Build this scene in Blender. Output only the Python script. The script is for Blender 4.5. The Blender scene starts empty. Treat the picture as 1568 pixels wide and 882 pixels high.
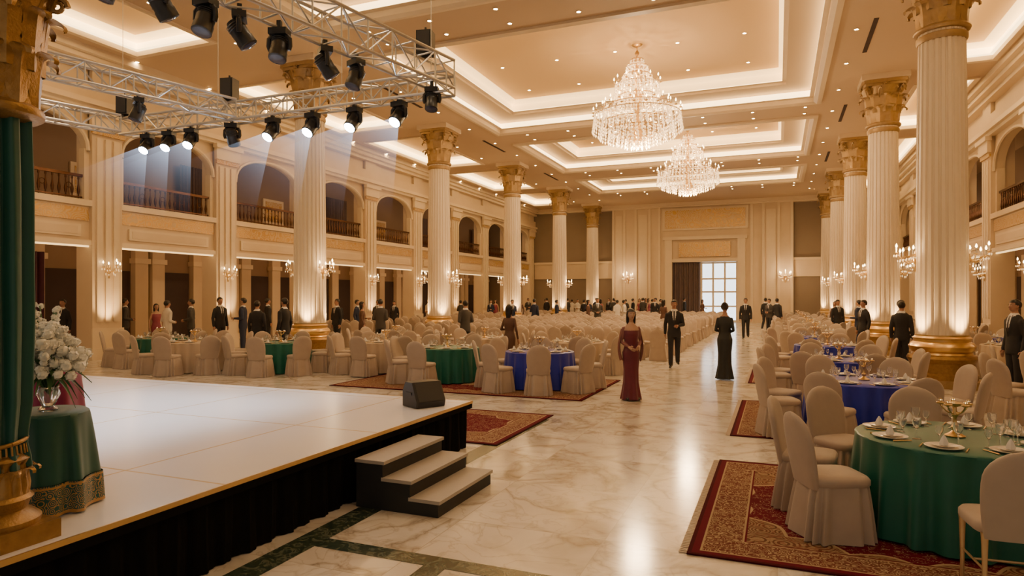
import bpy, math, random
import numpy as np
from mathutils import Vector, Matrix
random.seed(7); np.random.seed(7)
pi=math.pi; sin=math.sin; cos=math.cos
scene=bpy.context.scene
COL=scene.collection

# ------------------------------------------------------------------ materials
class NB:
    def __init__(s,name):
        s.mat=bpy.data.materials.new(name); s.mat.use_nodes=True
        s.nt=s.mat.node_tree; s.b=s.nt.nodes['Principled BSDF']
    def n(s,t,**k):
        x=s.nt.nodes.new(t)
        for a,b in k.items(): setattr(x,a,b)
        return x
    def l(s,a,b): s.nt.links.new(a,b)
    def m(s,op,*args):
        x=s.n('ShaderNodeMath',operation=op)
        for i,a in enumerate(args):
            if isinstance(a,(int,float)): x.inputs[i].default_value=a
            else: s.l(a,x.inputs[i])
        return x.outputs[0]
    def mix(s,f,a,b):
        x=s.n('ShaderNodeMix',data_type='RGBA')
        for i,v in ((0,f),(6,a),(7,b)):
            if isinstance(v,(int,float)): x.inputs[i].default_value=v
            elif isinstance(v,tuple): x.inputs[i].default_value=(*v[:3],1)
            else: s.l(v,x.inputs[i])
        return x.outputs[2]
    def coord(s,kind='Object'):
        return s.n('ShaderNodeTexCoord').outputs[kind]
    def noise(s,vec,scale,detail=3,dist=0.0):
        x=s.n('ShaderNodeTexNoise'); x.inputs['Scale'].default_value=scale
        x.inputs['Detail'].default_value=detail; x.inputs['Distortion'].default_value=dist
        s.l(vec,x.inputs['Vector']); return x.outputs['Fac']
    def vor(s,vec,scale,out='Distance',feature='F1'):
        x=s.n('ShaderNodeTexVoronoi',feature=feature); x.inputs['Scale'].default_value=scale
        s.l(vec,x.inputs['Vector']); return x.outputs[out]
    def bump(s,h,st=.3,dist=.01):
        x=s.n('ShaderNodeBump'); x.inputs['Strength'].default_value=st; x.inputs['Distance'].default_value=dist
        s.l(h,x.inputs['Height']); s.l(x.outputs[0],s.b.inputs['Normal'])
    def ramp(s,f,stops,const=False):
        x=s.n('ShaderNodeValToRGB'); cr=x.color_ramp
        if const: cr.interpolation='CONSTANT'
        while len(cr.elements)<len(stops): cr.elements.new(.5)
        for e,(p,c) in zip(cr.elements,stops): e.position=p; e.color=(*c[:3],1)
        s.l(f,x.inputs[0]); return x.outputs[0]
    def setc(s,c): s.l(c,s.b.inputs['Base Color'])

def pm(name,c1,c2=None,scale=6,rough=.5,metal=0,bump=0,es=0,ec=None,trans=0,sheen=0,spec=None):
    q=NB(name)
    if c2 is None: c2=tuple(x*.86 for x in c1)
    f=q.noise(q.coord(),scale)
    q.setc(q.mix(f,c1,c2))
    b=q.b.inputs
    b['Roughness'].default_value=rough; b['Metallic'].default_value=metal
    if es: b['Emission Color'].default_value=(*(ec or c1),1); b['Emission Strength'].default_value=es
    if trans: b['Transmission Weight'].default_value=trans
    if sheen: b['Sheen Weight'].default_value=sheen
    if spec is not None: b['Specular IOR Level'].default_value=spec
    if bump: q.bump(q.noise(q.coord(),scale*4),bump)
    return q.mat

M={}
M['cream']=pm('cream_plaster',(.72,.58,.405),(.65,.51,.345),2,.5)
M['creamd']=pm('cream_moulding',(.78,.645,.46),(.72,.585,.40),3,.4)
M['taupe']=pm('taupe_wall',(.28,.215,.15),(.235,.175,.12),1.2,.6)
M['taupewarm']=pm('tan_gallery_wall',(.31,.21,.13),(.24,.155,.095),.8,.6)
M['dark']=pm('painted_dark_opening',(.04,.024,.022),(.055,.032,.03),2,.8)  # near-black colour painted for the shade inside openings
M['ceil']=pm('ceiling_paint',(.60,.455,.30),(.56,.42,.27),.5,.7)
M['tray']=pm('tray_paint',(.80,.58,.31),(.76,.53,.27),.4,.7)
M['cove']=pm('cove_led',(1,.85,.55),(1,.8,.5),2,.6,es=5.2,ec=(1,.70,.32))
M['covesoft']=pm('cove_wash',(1,.85,.55),(1,.8,.5),2,.6,es=2.0,ec=(1,.65,.27))  # soft light wash put into the surface as emission
M['lamp']=pm('downlight_lens',(1,.9,.7),(1,.9,.7),2,.6,es=24,ec=(1,.82,.54))
M['bulb']=pm('candle_bulb',(1,.85,.6),(1,.8,.55),2,.4,es=17,ec=(1,.70,.34))
M['gold']=pm('aged_gold',(.46,.28,.10),(.22,.12,.04),18,.40,.6,.35)
M['goldcap']=pm('column_gold_leaf',(.48,.33,.16),(.32,.205,.09),10,.45,.45,.3)
M['goldb']=pm('bright_gold',(.76,.54,.25),(.62,.41,.17),6,.28,.85)
M['marblecol']=pm('column_plaster',(.78,.665,.51),(.73,.615,.46),3,.38)
M['crystal']=pm('chandelier_crystal',(1,.88,.66),(1,.8,.52),30,.12,.0,es=1.25,ec=(1,.68,.34))  # faint emission stands in for bulb light sparkling through the crystal
M['rail']=pm('bronze_railing',(.13,.058,.025),(.08,.035,.016),10,.35,.7)
M['carpetcl']=pm('gallery_curtain',(.19,.14,.13),(.135,.095,.09),5,.8)
M['purplecl']=pm('plum_curtain',(.10,.02,.045),(.06,.012,.03),5,.7,sheen=.3)
M['green']=pm('emerald_satin',(.0,.135,.088),(.0,.09,.06),5,.42,sheen=.2)
M['velvet']=pm('emerald_velvet',(.0,.088,.064),(.0,.055,.042),5,.5,sheen=.25)
M['blue']=pm('royal_blue_satin',(.012,.026,.46),(.008,.016,.32),5,.42,sheen=.2)
M['burg']=pm('burgundy_satin',(.24,.005,.07),(.15,.003,.045),5,.45,sheen=.2)
M['ivorycl']=pm('ivory_cloth',(.56,.45,.34),(.48,.38,.28),5,.7)
M['chair']=pm('beige_chair_cover',(.46,.37,.295),(.38,.30,.235),7,.7,bump=.1,sheen=.2)
M['leg']=pm('champagne_leg',(.75,.55,.32),(.6,.42,.22),8,.3,.6)
M['blackcl']=pm('black_skirt_velvet',(.005,.0045,.0045),(.009,.008,.008),8,.95,spec=.1)
M['charcoal']=pm('charcoal_step',(.016,.017,.019),(.022,.023,.025),8,.6)
M['treadm']=pm('tread_laminate',(.43,.39,.34),(.39,.35,.30),5,.45)
M['plastic']=pm('black_plastic',(.012,.012,.014),(.02,.02,.022),12,.4)
M['grille']=pm('speaker_grille',(.03,.03,.035),(.015,.015,.018),120,.5)
M['alu']=pm('truss_aluminium',(.62,.60,.57),(.5,.48,.45),12,.3,.7)
M['beamlens']=pm('beam_lens',(.8,.9,1),(.8,.9,1),5,.3,es=110,ec=(.68,.84,1))
M['lens']=pm('dark_lens',(.05,.06,.1),(.03,.03,.06),5,.08)
M['china']=pm('white_china',(.80,.75,.67),(.77,.72,.64),5,.15)
M['glass']=pm('clear_glass',(1,1,1),(.97,.97,.97),5,.03,trans=.95)
M['petal']=pm('white_petal',(.95,.94,.88),(.88,.87,.78),20,.6)
M['leaf']=pm('foliage',(.05,.13,.04),(.09,.20,.07),15,.5)
M['skin']=pm('skin_tone',(.42,.23,.15),(.38,.20,.13),12,.5)
M['skinl']=pm('skin_tone_light',(.46,.28,.19),(.42,.25,.165),12,.5)
M['hair']=pm('black_hair',(.012,.008,.007),(.02,.014,.012),40,.4)
M['suit']=pm('black_suit_wool',(.012,.012,.016),(.018,.018,.023),30,.75)
M['navy']=pm('navy_suit_wool',(.016,.026,.07),(.012,.02,.055),30,.75)
M['greysuit']=pm('grey_suit_wool',(.05,.045,.045),(.065,.06,.055),30,.75)
M['shirt']=pm('white_shirt',(.75,.72,.68),(.70,.67,.63),20,.6)
M['whitecl']=pm('white_outfit',(.66,.60,.52),(.60,.54,.47),12,.7)
M['dressb']=pm('burgundy_dress',(.14,.007,.026),(.085,.005,.017),12,.5,sheen=.25)
M['dressk']=pm('black_dress',(.010,.012,.014),(.016,.019,.021),12,.6)
M['dressp']=pm('rose_dress',(.30,.06,.10),(.22,.04,.07),12,.6)
M['dressn']=pm('brown_dress',(.13,.06,.04),(.09,.042,.028),12,.6)
M['shawl']=pm('mauve_shawl',(.24,.09,.085),(.18,.07,.065),20,.6)
M['shoe']=pm('black_shoe',(.015,.012,.012),(.01,.01,.01),8,.25)
M['tie']=pm('dark_tie',(.03,.02,.025),(.02,.015,.02),8,.5)
M['eye']=pm('eye_dark',(.02,.015,.012),(.02,.015,.012),8,.15)
M['lip']=pm('lip_tone',(.35,.08,.07),(.30,.07,.06),8,.4)
M['windowglow']=pm('daylight_glass',(.8,.9,1),(.9,.95,1),1.5,.2,es=2.8,ec=(.80,.91,1))

q=NB('verde_marble'); c=q.coord(); f=q.noise(c,9,6,1.5)
q.setc(q.ramp(f,[(.3,(.02,.035,.025)),(.5,(.045,.065,.045)),(.6,(.13,.14,.10)),(.66,(.035,.055,.035))])); q.b.inputs['Roughness'].default_value=.15
M['inlay']=q.mat
# marble floor
q=NB('polished_marble_floor'); c=q.coord()
sx=q.n('ShaderNodeSeparateXYZ'); q.l(c,sx.inputs[0])
T=1.25
ux=q.m('DIVIDE',sx.outputs[0],T); uy=q.m('DIVIDE',sx.outputs[1],T)
fx=q.m('FRACT',ux); fy=q.m('FRACT',uy)
wn=q.n('ShaderNodeTexWhiteNoise',noise_dimensions='2D')
cb=q.n('ShaderNodeCombineXYZ'); q.l(q.m('FLOOR',ux),cb.inputs[0]); q.l(q.m('FLOOR',uy),cb.inputs[1]); q.l(cb.outputs[0],wn.inputs['Vector'])
va=q.n('ShaderNodeVectorMath',operation='MULTIPLY_ADD'); q.l(wn.outputs['Color'],va.inputs[0]); va.inputs[1].default_value=(7,7,7); q.l(c,va.inputs[2])
n1=q.noise(va.outputs[0],.75,6,1.1); n2=q.noise(va.outputs[0],1.9,7,1.4)
v1=q.m('ABSOLUTE',q.m('SUBTRACT',n1,.5)); v2=q.m('ABSOLUTE',q.m('SUBTRACT',n2,.47))
base=q.ramp(q.noise(va.outputs[0],1.3,5,.8),[(.32,(.50,.455,.39)),(.5,(.67,.63,.57)),(.75,(.73,.70,.645))])
w1=q.ramp(v1,[(0,(.40,.35,.29)),(.012,(.68,.63,.56)),(.05,(1,1,1))])
w2=q.ramp(v2,[(0,(.70,.66,.61)),(.010,(.87,.85,.82)),(.03,(1,1,1))])
def mult(a,b_,f=1.0):
    x=q.n('ShaderNodeMix',data_type='RGBA',blend_type='MULTIPLY'); x.inputs[0].default_value=f; q.l(a,x.inputs[6]); q.l(b_,x.inputs[7]); return x.outputs[2]
mm=mult(mult(base,w1,.75),w2,.75)
ed=q.m('MINIMUM',q.m('MINIMUM',fx,q.m('SUBTRACT',1.0,fx)),q.m('MINIMUM',fy,q.m('SUBTRACT',1.0,fy)))
grout=q.m('LESS_THAN',ed,.003)
q.setc(q.mix(grout,mm,(.46,.41,.34))); q.b.inputs['Roughness'].default_value=.15
M['floor']=q.mat
# stage top
q=NB('white_stage_panels'); c=q.coord(); sx=q.n('ShaderNodeSeparateXYZ'); q.l(c,sx.inputs[0])
fx=q.m('FRACT',q.m('DIVIDE',q.m('ADD',sx.outputs[0],4.6+40),2.0)); fy=q.m('FRACT',q.m('DIVIDE',q.m('ADD',sx.outputs[1],-3.5+38),1.9))
ed=q.m('MINIMUM',q.m('MINIMUM',fx,q.m('SUBTRACT',1.0,fx)),q.m('MINIMUM',fy,q.m('SUBTRACT',1.0,fy)))
q.setc(q.mix(q.m('LESS_THAN',ed,.006),q.mix(q.noise(c,2.5),(.80,.80,.84),(.75,.75,.79)),(.62,.50,.32))); q.b.inputs['Roughness'].default_value=.25
M['stage']=q.mat
def frieze(name,ground,scale):
    q=NB(name); c=q.coord(); d=q.vor(c,scale); w=q.m('SINE',q.m('MULTIPLY',d,34)); n=q.noise(c,scale*1.8,3,2.5)
    f=q.m('GREATER_THAN',q.m('ADD',w,q.m('MULTIPLY',q.m('SUBTRACT',n,.5),5)),.1)
    q.setc(q.mix(f,ground,(.56,.34,.11))); q.b.inputs['Roughness'].default_value=.4
    q.l(q.m('MULTIPLY',f,.5),q.b.inputs['Metallic']); q.bump(f,.6,.02); return q.mat
M['frieze']=frieze('gold_relief_frieze',(.62,.45,.25),3.2)
M['panel']=frieze('gold_relief_panel',(.66,.50,.30),1.6)
q=NB('brocade_hem'); c=q.coord(); sx=q.n('ShaderNodeSeparateXYZ'); q.l(c,sx.inputs[0])
d=q.vor(c,24); f=q.m('GREATER_THAN',q.m('SINE',q.m('MULTIPLY',d,28)),.45)
zz_=sx.outputs[2]
f2=q.m('MAXIMUM',q.m('MULTIPLY',q.m('GREATER_THAN',zz_,.18),q.m('LESS_THAN',zz_,.192)),q.m('LESS_THAN',zz_,.03))
q.setc(q.mix(q.m('MAXIMUM',f,f2),(.0,.075,.07),(.40,.23,.08))); q.b.inputs['Roughness'].default_value=.45
M['hem']=q.mat
def hazeglowmat():
    q=NB('painted_haze_glow'); q.nt.nodes.remove(q.b); c=q.coord()  # volume emits its own light; the lit-haze look is painted in
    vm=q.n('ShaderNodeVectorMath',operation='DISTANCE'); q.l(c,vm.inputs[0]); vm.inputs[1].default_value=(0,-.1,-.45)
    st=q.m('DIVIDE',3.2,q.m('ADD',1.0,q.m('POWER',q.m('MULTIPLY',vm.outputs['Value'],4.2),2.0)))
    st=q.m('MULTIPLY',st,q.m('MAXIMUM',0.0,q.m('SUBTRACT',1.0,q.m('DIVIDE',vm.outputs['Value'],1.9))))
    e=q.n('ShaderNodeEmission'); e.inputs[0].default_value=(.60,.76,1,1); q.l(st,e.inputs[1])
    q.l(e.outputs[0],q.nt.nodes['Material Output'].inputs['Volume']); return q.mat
M['hazeglow']=hazeglowmat()

def rugmat(name,hx,hy,red=(.115,.006,.017)):
    q=NB(name); c=q.coord(); sx=q.n('ShaderNodeSeparateXYZ'); q.l(c,sx.inputs[0]); X,Y=sx.outputs[0],sx.outputs[1]
    ax=q.m('ABSOLUTE',X); ay=q.m('ABSOLUTE',Y)
    e=q.m('MINIMUM',q.m('SUBTRACT',hx,ax),q.m('SUBTRACT',hy,ay))
    cb=q.n('ShaderNodeCombineXYZ'); q.l(ax,cb.inputs[0]); q.l(ay,cb.inputs[1]); v=cb.outputs[0]
    d=q.vor(v,6.5); p1=q.m('GREATER_THAN',q.m('SINE',q.m('MULTIPLY',d,42)),.15)
    d2=q.vor(v,15); p2=q.m('GREATER_THAN',q.m('SINE',q.m('MULTIPLY',d2,26)),.3)
    nz=q.noise(v,9,3,3.0); p3=q.m('GREATER_THAN',nz,.53)
    beige=(.31,.21,.12); brown=(.13,.06,.036); cream=(.40,.29,.17)
    field=q.mix(p1,beige,brown); field=q.mix(q.m('MULTIPLY',p3,.5),field,(.20,.06,.042))
    ang=q.m('ARCTAN2',Y,X)
    rr=q.m('SQRT',q.m('ADD',q.m('POWER',q.m('DIVIDE',ax,hx*.86),2.0),q.m('POWER',q.m('DIVIDE',ay,hy*.78),2.0)))
    rr=q.m('ADD',rr,q.m('MULTIPLY',q.m('ABSOLUTE',q.m('SINE',q.m('MULTIPLY',ang,8))),.10))
    med=q.mix(q.m('MULTIPLY',q.m('MULTIPLY',p3,p2),.6),red,cream)
    core=q.mix(p1,(.24,.13,.075),(.38,.27,.16))
    col=q.mix(q.m('LESS_THAN',rr,1.0),field,cream); col=q.mix(q.m('LESS_THAN',rr,.975),col,med)
    col=q.mix(q.m('LESS_THAN',rr,.42),col,core)
    bord=q.mix(p2,(.17,.08,.05),cream); bord=q.mix(q.m('MULTIPLY',p3,.6),bord,red)
    for lim,cc in ((.40,red),(.385,cream),(.37,bord),(.10,cream),(.085,red),(.03,(.06,.005,.01))):
        col=q.mix(q.m('LESS_THAN',e,lim),col,cc)
    q.setc(col); q.b.inputs['Roughness'].default_value=.95; q.b.inputs['Specular IOR Level'].default_value=.1
    q.bump(q.noise(c,180,2),.4,.004); return q.mat

# ------------------------------------------------------------------ mesh builder
class MB:
    def __init__(s): s.v=[];s.f=[];s.m=[]
    def add(s,vs,fs,mat=0,Mx=None):
        o=len(s.v)
        if Mx is not None: vs=[tuple(Mx@Vector(v)) for v in vs]
        s.v.extend(vs); s.f.extend([tuple(i+o for i in f) for f in fs]); s.m.extend([mat]*len(fs))
    def box(s,x0,x1,y0,y1,z0,z1,mat=0,Mx=None):
        if x0>x1:x0,x1=x1,x0
        if y0>y1:y0,y1=y1,y0
        s.add([(x0,y0,z0),(x1,y0,z0),(x1,y1,z0),(x0,y1,z0),(x0,y0,z1),(x1,y0,z1),(x1,y1,z1),(x0,y1,z1)],
          [(0,3,2,1),(4,5,6,7),(0,1,5,4),(1,2,6,5),(2,3,7,6),(3,0,4,7)],mat,Mx)
    def rings(s,R,mat=0,c0=True,c1=True,Mx=None,closed=True):
        n=len(R[0]); vs=[tuple(p) for r in R for p in r]; fs=[]
        for i in range(len(R)-1):
            for j in range(n if closed else n-1):
                k=(j+1)%n; fs.append((i*n+j,i*n+k,(i+1)*n+k,(i+1)*n+j))
        if c0: fs.append(tuple(range(n-1,-1,-1)))
        if c1: fs.append(tuple((len(R)-1)*n+j for j in range(n)))
        s.add(vs,fs,mat,Mx)
    def lathe(s,prof,seg=24,mat=0,c=(0,0,0),mod=None,Mx=None,c0=True,c1=True):
        R=[]
        for r,z in prof:
            R.append([(c[0]+(mod(r,z,2*pi*j/seg) if mod else r)*cos(2*pi*j/seg),c[1]+(mod(r,z,2*pi*j/seg) if mod else r)*sin(2*pi*j/seg),c[2]+z) for j in range(seg)])
        s.rings(R,mat,c0,c1,Mx)
    def ell(s,c,r,seg=12,n=8,mat=0,Mx=None):
        R=[]
        for i in range(1,n):
            a=-pi/2+pi*i/n
            R.append([(c[0]+r[0]*cos(a)*cos(2*pi*j/seg),c[1]+r[1]*cos(a)*sin(2*pi*j/seg),c[2]+r[2]*sin(a)) for j in range(seg)])
        s.rings(R,mat,True,True,Mx)
    def tube(s,P,rad,seg=8,mat=0,Mx=None):
        P=[Vector(p) for p in P]
        if isinstance(rad,(int,float)): rad=[rad]*len(P)
        t0=(P[1]-P[0]).normalized(); up=Vector((0,0,1)) if abs(t0.z)<.9 else Vector((1,0,0))
        a=t0.cross(up).normalized(); R=[]
        for i,p in enumerate(P):
            t=(P[min(i+1,len(P)-1)]-P[max(i-1,0)]).normalized()
            a=(a-t*a.dot(t)).normalized(); b=t.cross(a)
            R.append([tuple(p+(a*cos(2*pi*j/seg)+b*sin(2*pi*j/seg))*rad[i]) for j in range(seg)])
        s.rings(R,mat,True,True,Mx)
    def octa(s,c,r,h,mat=0):
        x,y,z=c
        s.add([(x+r,y,z),(x,y+r,z),(x-r,y,z),(x,y-r,z),(x,y,z+h*.35),(x,y,z-h*.65)],
          [(0,1,4),(1,2,4),(2,3,4),(3,0,4),(1,0,5),(2,1,5),(3,2,5),(0,3,5)],mat)
    def mesh(s,name,mats,smooth=35):
        me=bpy.data.meshes.new(name); me.from_pydata(s.v,[],s.f)
        for k in mats: me.materials.append(M[k] if isinstance(k,str) else k)
        me.polygons.foreach_set('material_index',s.m)
        if smooth:
            me.polygons.foreach_set('use_smooth',[True]*len(s.f)); me.set_sharp_from_angle(angle=math.radians(smooth))
        me.update(); return me
    def obj(s,name,mats,smooth=35,loc=(0,0,0),rot=0):
        return put(name,s.mesh(name,mats,smooth),loc,rot)
def put(name,me,loc=(0,0,0),rot=0,sc=1):
    o=bpy.data.objects.new(name,me); COL.objects.link(o); o.location=loc
    o.rotation_euler=(0,0,rot) if isinstance(rot,(int,float)) else rot
    o.scale=(sc,sc,sc) if isinstance(sc,(int,float)) else sc
    return o
def light(name,kind,loc,power,color=(1,.72,.42),radius=.1,rot=None,spot=None,blend=.6):
    l=bpy.data.lights.new(name,kind); l.energy=power; l.color=color; l.shadow_soft_size=radius
    if spot: l.spot_size=math.radians(spot); l.spot_blend=blend
    o=bpy.data.objects.new(name,l); COL.objects.link(o); o.location=loc
    if rot is not None: o.rotation_euler=rot
    return o
def aim(o,t):
    o.rotation_euler=(Vector(t)-o.location).to_track_quat('-Z','Y').to_euler()

H=1.9; ZC=9.2
XL,XR=-19.0,6.9; XLB,XRB=-23.2,11.0; YF,YB=-1.5,52.0
# ------------------------------------------------------------------ floor
b=MB(); b.box(XLB,XRB,YF,YB+.3,-.2,0); b.obj('floor',['floor'],0)
b=MB()
for x0,x1,y0,y1 in ((-3.5,-3.27,-1.4,9.6),(-3.27,11,4.05,4.22),(-2.32,-2.15,-1.4,4.05)):
    b.box(x0,x1,y0,y1,.0005,.003)
b.obj('trim_1',['inlay'],0)

# ------------------------------------------------------------------ ceiling with tray coffers
main=[(-11.4,1.25,2,14.4),(-11.4,1.25,16.8,26.7),(-11.4,1.25,29.1,36.3),(-11.4,1.25,39.4,44.6)]
side=[(a,c_,y0,y1) for a,c_ in ((-17.9,-15.0),(4.5,6.1)) for y0,y1 in ((5,14),(17.5,24),(26,32.5),(34.5,41),(43,49))]
def ceiling():
    b=MB(); cof=main+side
    xs=sorted(set([XLB,XRB]+[c[0] for c in cof]+[c[1] for c in cof])); ys=sorted(set([YF,YB]+[c[2] for c in cof]+[c[3] for c in cof]))
    for i in range(len(xs)-1):
        for j in range(len(ys)-1):
            cx=(xs[i]+xs[i+1])/2; cy=(ys[j]+ys[j+1])/2
            if any(c[0]<cx<c[1] and c[2]<cy<c[3] for c in cof): continue
            b.add([(xs[i],ys[j],ZC),(xs[i],ys[j+1],ZC),(xs[i+1],ys[j+1],ZC),(xs[i+1],ys[j],ZC)],[(0,1,2,3)],0)
    def rect(c,ins,z): return [(c[0]+ins,c[2]+ins,z),(c[1]-ins,c[2]+ins,z),(c[1]-ins,c[3]-ins,z),(c[0]+ins,c[3]-ins,z)]
    for k,c in enumerate(cof):
        big=k<len(main)
        if big:
            lv=[(-.28,ZC,3),(-.28,ZC-.07,3),(-.12,ZC-.1,3),(0,ZC-.04,3),(0,ZC+.12,3),(.14,ZC+.14,3),(.14,ZC+.16,1),(.0,ZC+.40,1),(.05,ZC+.42,0),(.95,ZC+.44,0),(.95,ZC+.52,3),(1.08,ZC+.54,3),(1.08,ZC+.56,1),(.95,ZC+.86,2),(1.2,ZC+1.0,2)]
        else:
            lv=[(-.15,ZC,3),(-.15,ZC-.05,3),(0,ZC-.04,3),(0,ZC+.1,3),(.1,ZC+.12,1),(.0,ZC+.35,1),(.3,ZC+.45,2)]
        R=[rect(c,a,z) for a,z,m in lv]
        for i in range(len(R)-1):
            b.rings([R[i],R[i+1]],lv[i+1][2],False,False)
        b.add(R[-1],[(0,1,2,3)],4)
    b.obj('ceiling',['ceil','cove','covesoft','creamd','tray'],30)
ceiling()
b=MB()
def dl(x,y,z,r=.055): b.lathe([(r*1.35,0),(r*1.35,-.015),(r,-.02)],10,1,(x,y,z),c1=False); b.lathe([(r,-.012),(r*.5,-.012)],10,0,(x,y,z))
for y in np.arange(6,50,2.8):
    for x in (-12.4,-14.4,2.0,4.0,-18.4,6.5): dl(x,y,ZC)
for c in main:
    for y in (c[3]+.75,c[3]+1.7):
        for x in np.arange(c[0]+1,c[1],1.9): dl(x,y,ZC)
for c in main[1:]:
    for y in np.linspace(c[2]+2.2,c[3]-2.2,3):
        for x in np.linspace(c[0]+2.2,c[1]-2.2,5): dl(x,y,ZC+1.0,.055)
b.obj('recessed_downlights',['lamp','creamd'],30)
b=MB()
for y in (10,20.7,29,37.6): b.box(2.35,2.47,y-1.3,y+1.3,ZC-.012,ZC-.002); b.box(-12.75,-12.63,y-1.3,y+1.3,ZC-.012,ZC-.002)
b.obj('linear_air_diffusers',['dark'],0)

# ------------------------------------------------------------------ side walls with galleries
PY=[9.2+4.67*i for i in range(-2,10)]
def sidewall(name,xf,xb,s):
    b=MB(); W=.48
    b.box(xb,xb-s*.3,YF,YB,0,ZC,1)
    b.box(xf-s*.1,xb,YF,YB,4.25,4.6,0)
    for i in range(len(PY)-1):
        y0,y1=PY[i]+W,PY[i+1]-W
        b.box(xf-s*.12,xf-s*.4,y0,y1,3.5,4.75,0)
        b.box(xf-s*.02,xf-s*.12,y0,y1,3.45,3.6,3); b.box(xf-s*.0,xf-s*.12,y0,y1,4.62,4.8,3)
        b.box(xf-s*.08,xf-s*.12,y0+.05,y1-.05,4.18,4.56,4)
        b.box(xf-s*.06,xf-s*.12,y0+.3,y1-.3,3.7,4.06,3); b.box(xf-s*.05,xf-s*.07,y0+.4,y1-.4,3.77,3.99,0)
        b.box(xf-s*.15,xf-s*.22,y0,y1,3.40,3.45,5)
        N=18; top=[];
        for side_ in (0,.28):
            vs=[];fs=[]
            for k in range(N+1):
                a=pi*k/N; y=(y0+y1)/2-cos(a)*(y1-y0)/2*.97; z=6.25+sin(a)**.8*1.05
                vs+= [(xf-s*(.12+side_),y,z),(xf-s*(.12+side_),y,ZC)]
            for k in range(N): fs.append((2*k,2*k+2,2*k+3,2*k+1))
            b.add(vs,fs,0); top.append([v for v in vs[::2]])
        b.rings([top[0],top[1]],3,False,False,closed=False)
        pts=[(xf-s*.10,p[1],p[2]+.03) for p in top[0]]
        b.tube(pts,.06,6,3)
        for yy in (y0+.07,y1-.07): b.box(xf-s*.14,xf-s*.38,yy-.08,yy+.08,4.75,6.35,3)
        for f in (0.08,.5,.92):
            yc=PY[i]+(PY[i+1]-PY[i])*f
            b.box(xb,xb+s*.25,yc-.28,yc+.28,0,3.9,0); b.box(xb,xb+s*.32,yc-.34,yc+.34,0,.25,3); b.box(xb,xb+s*.32,yc-.34,yc+.34,3.2,3.4,3)
        for f in (.29,.71):
            yc=PY[i]+(PY[i+1]-PY[i])*f
            b.box(xb,xb+s*.06,yc-.62,yc+.62,0,2.9,2)  # flat dark slab in place of a shaded doorway
        if i%2==0:
            n=60; R=[]
            for z in (4.6,5.4,6.2,7.4):
                R.append([(xb+s*(.25+.07*sin(k*1.3)),y0+.9+(y1-y0-1.8)*k/n,z) for k in range(n+1)])
            b.rings(R,6,False,False,closed=False)
        else:
            b.box(xb,xb+s*.08,(y0+y1)/2-.7,(y0+y1)/2+.7,5.5,6.7,3); b.box(xb,xb+s*.1,(y0+y1)/2-.55,(y0+y1)/2+.55,5.62,6.58,4)
    for y in PY:
        b.box(xf,xf-s*.7,y-W,y+W,0,ZC,0)
        b.box(xf+s*.08,xf,y-W-.06,y+W+.06,0,.35,3); b.box(xf+s*.05,xf,y-W-.03,y+W+.03,.35,.95,3)
        for k in (-1,0,1): b.box(xf+s*.05,xf,y+k*.27-.09,y+k*.27+.09,1.15,6.7,3)
        b.box(xf+s*.07,xf,y-W-.04,y+W+.04,6.8,6.95,4); b.box(xf+s*.12,xf,y-W-.09,y+W+.09,6.95,7.35,3); b.box(xf+s*.2,xf,y-W-.16,y+W+.16,7.35,7.5,3)
    b.box(xf+s*.10,xf-s*.12,YF,YB,7.5,7.62,3); b.box(xf+s*.22,xf-s*.12,YF,YB,7.62,7.78,3); b.box(xf+s*.05,xf-s*.12,YF,YB,7.78,8.25,0)
    b.box(xf+s*.18,xf-s*.12,YF,YB,8.7,8.85,3); b.box(xf+s*.38,xf-s*.12,YF,YB,8.85,9.0,3); b.box(xf+s*.55,xf-s*.12,YF,YB,9.0,ZC,3)
    b.obj(name,['cream','taupewarm','dark','creamd','frieze','covesoft','carpetcl'],30)
    b=MB()
    for i in range(len(PY)-1):
        y0,y1=PY[i]+W,PY[i+1]-W; xr=xf-s*.25
        b.box(xr-.05,xr+.05,y0,y1,5.48,5.56,0); b.box(xr-.03,xr+.03,y0,y1,4.86,4.9,0)
        n=int((y1-y0)/.19)
        for k in range(n+1):
            y=y0+.06+(y1-y0-.12)*k/n
            b.lathe([(.018,4.75),(.018,4.95),(.035,5.0),(.045,5.1),(.02,5.25),(.016,5.38),(.03,5.43),(.02,5.49)],6,0,(xr,y,0))
        for k in range(0,n,4):
            y=y0+.06+(y1-y0-.12)*(k+.5)/n
            b.tube([(xr,y+.08*cos(a),5.2+.08*sin(a)) for a in np.linspace(0,2*pi,9)],.012,5,0)
    b.obj('balcony_railing',['rail'],35)
sidewall('wall_left',XL,XLB,1); sidewall('wall_right',XR,XRB,-1)

b=MB(); R=[]
for z in (0.02,1.2,2.4,3.4):
    R.append([(-22.55+.09*sin(k*1.1),11.2+3.0*k/70,z) for k in range(71)])
b.rings(R,0,False,False,closed=False); b.obj('plum_drape',['purplecl'],60)

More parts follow.
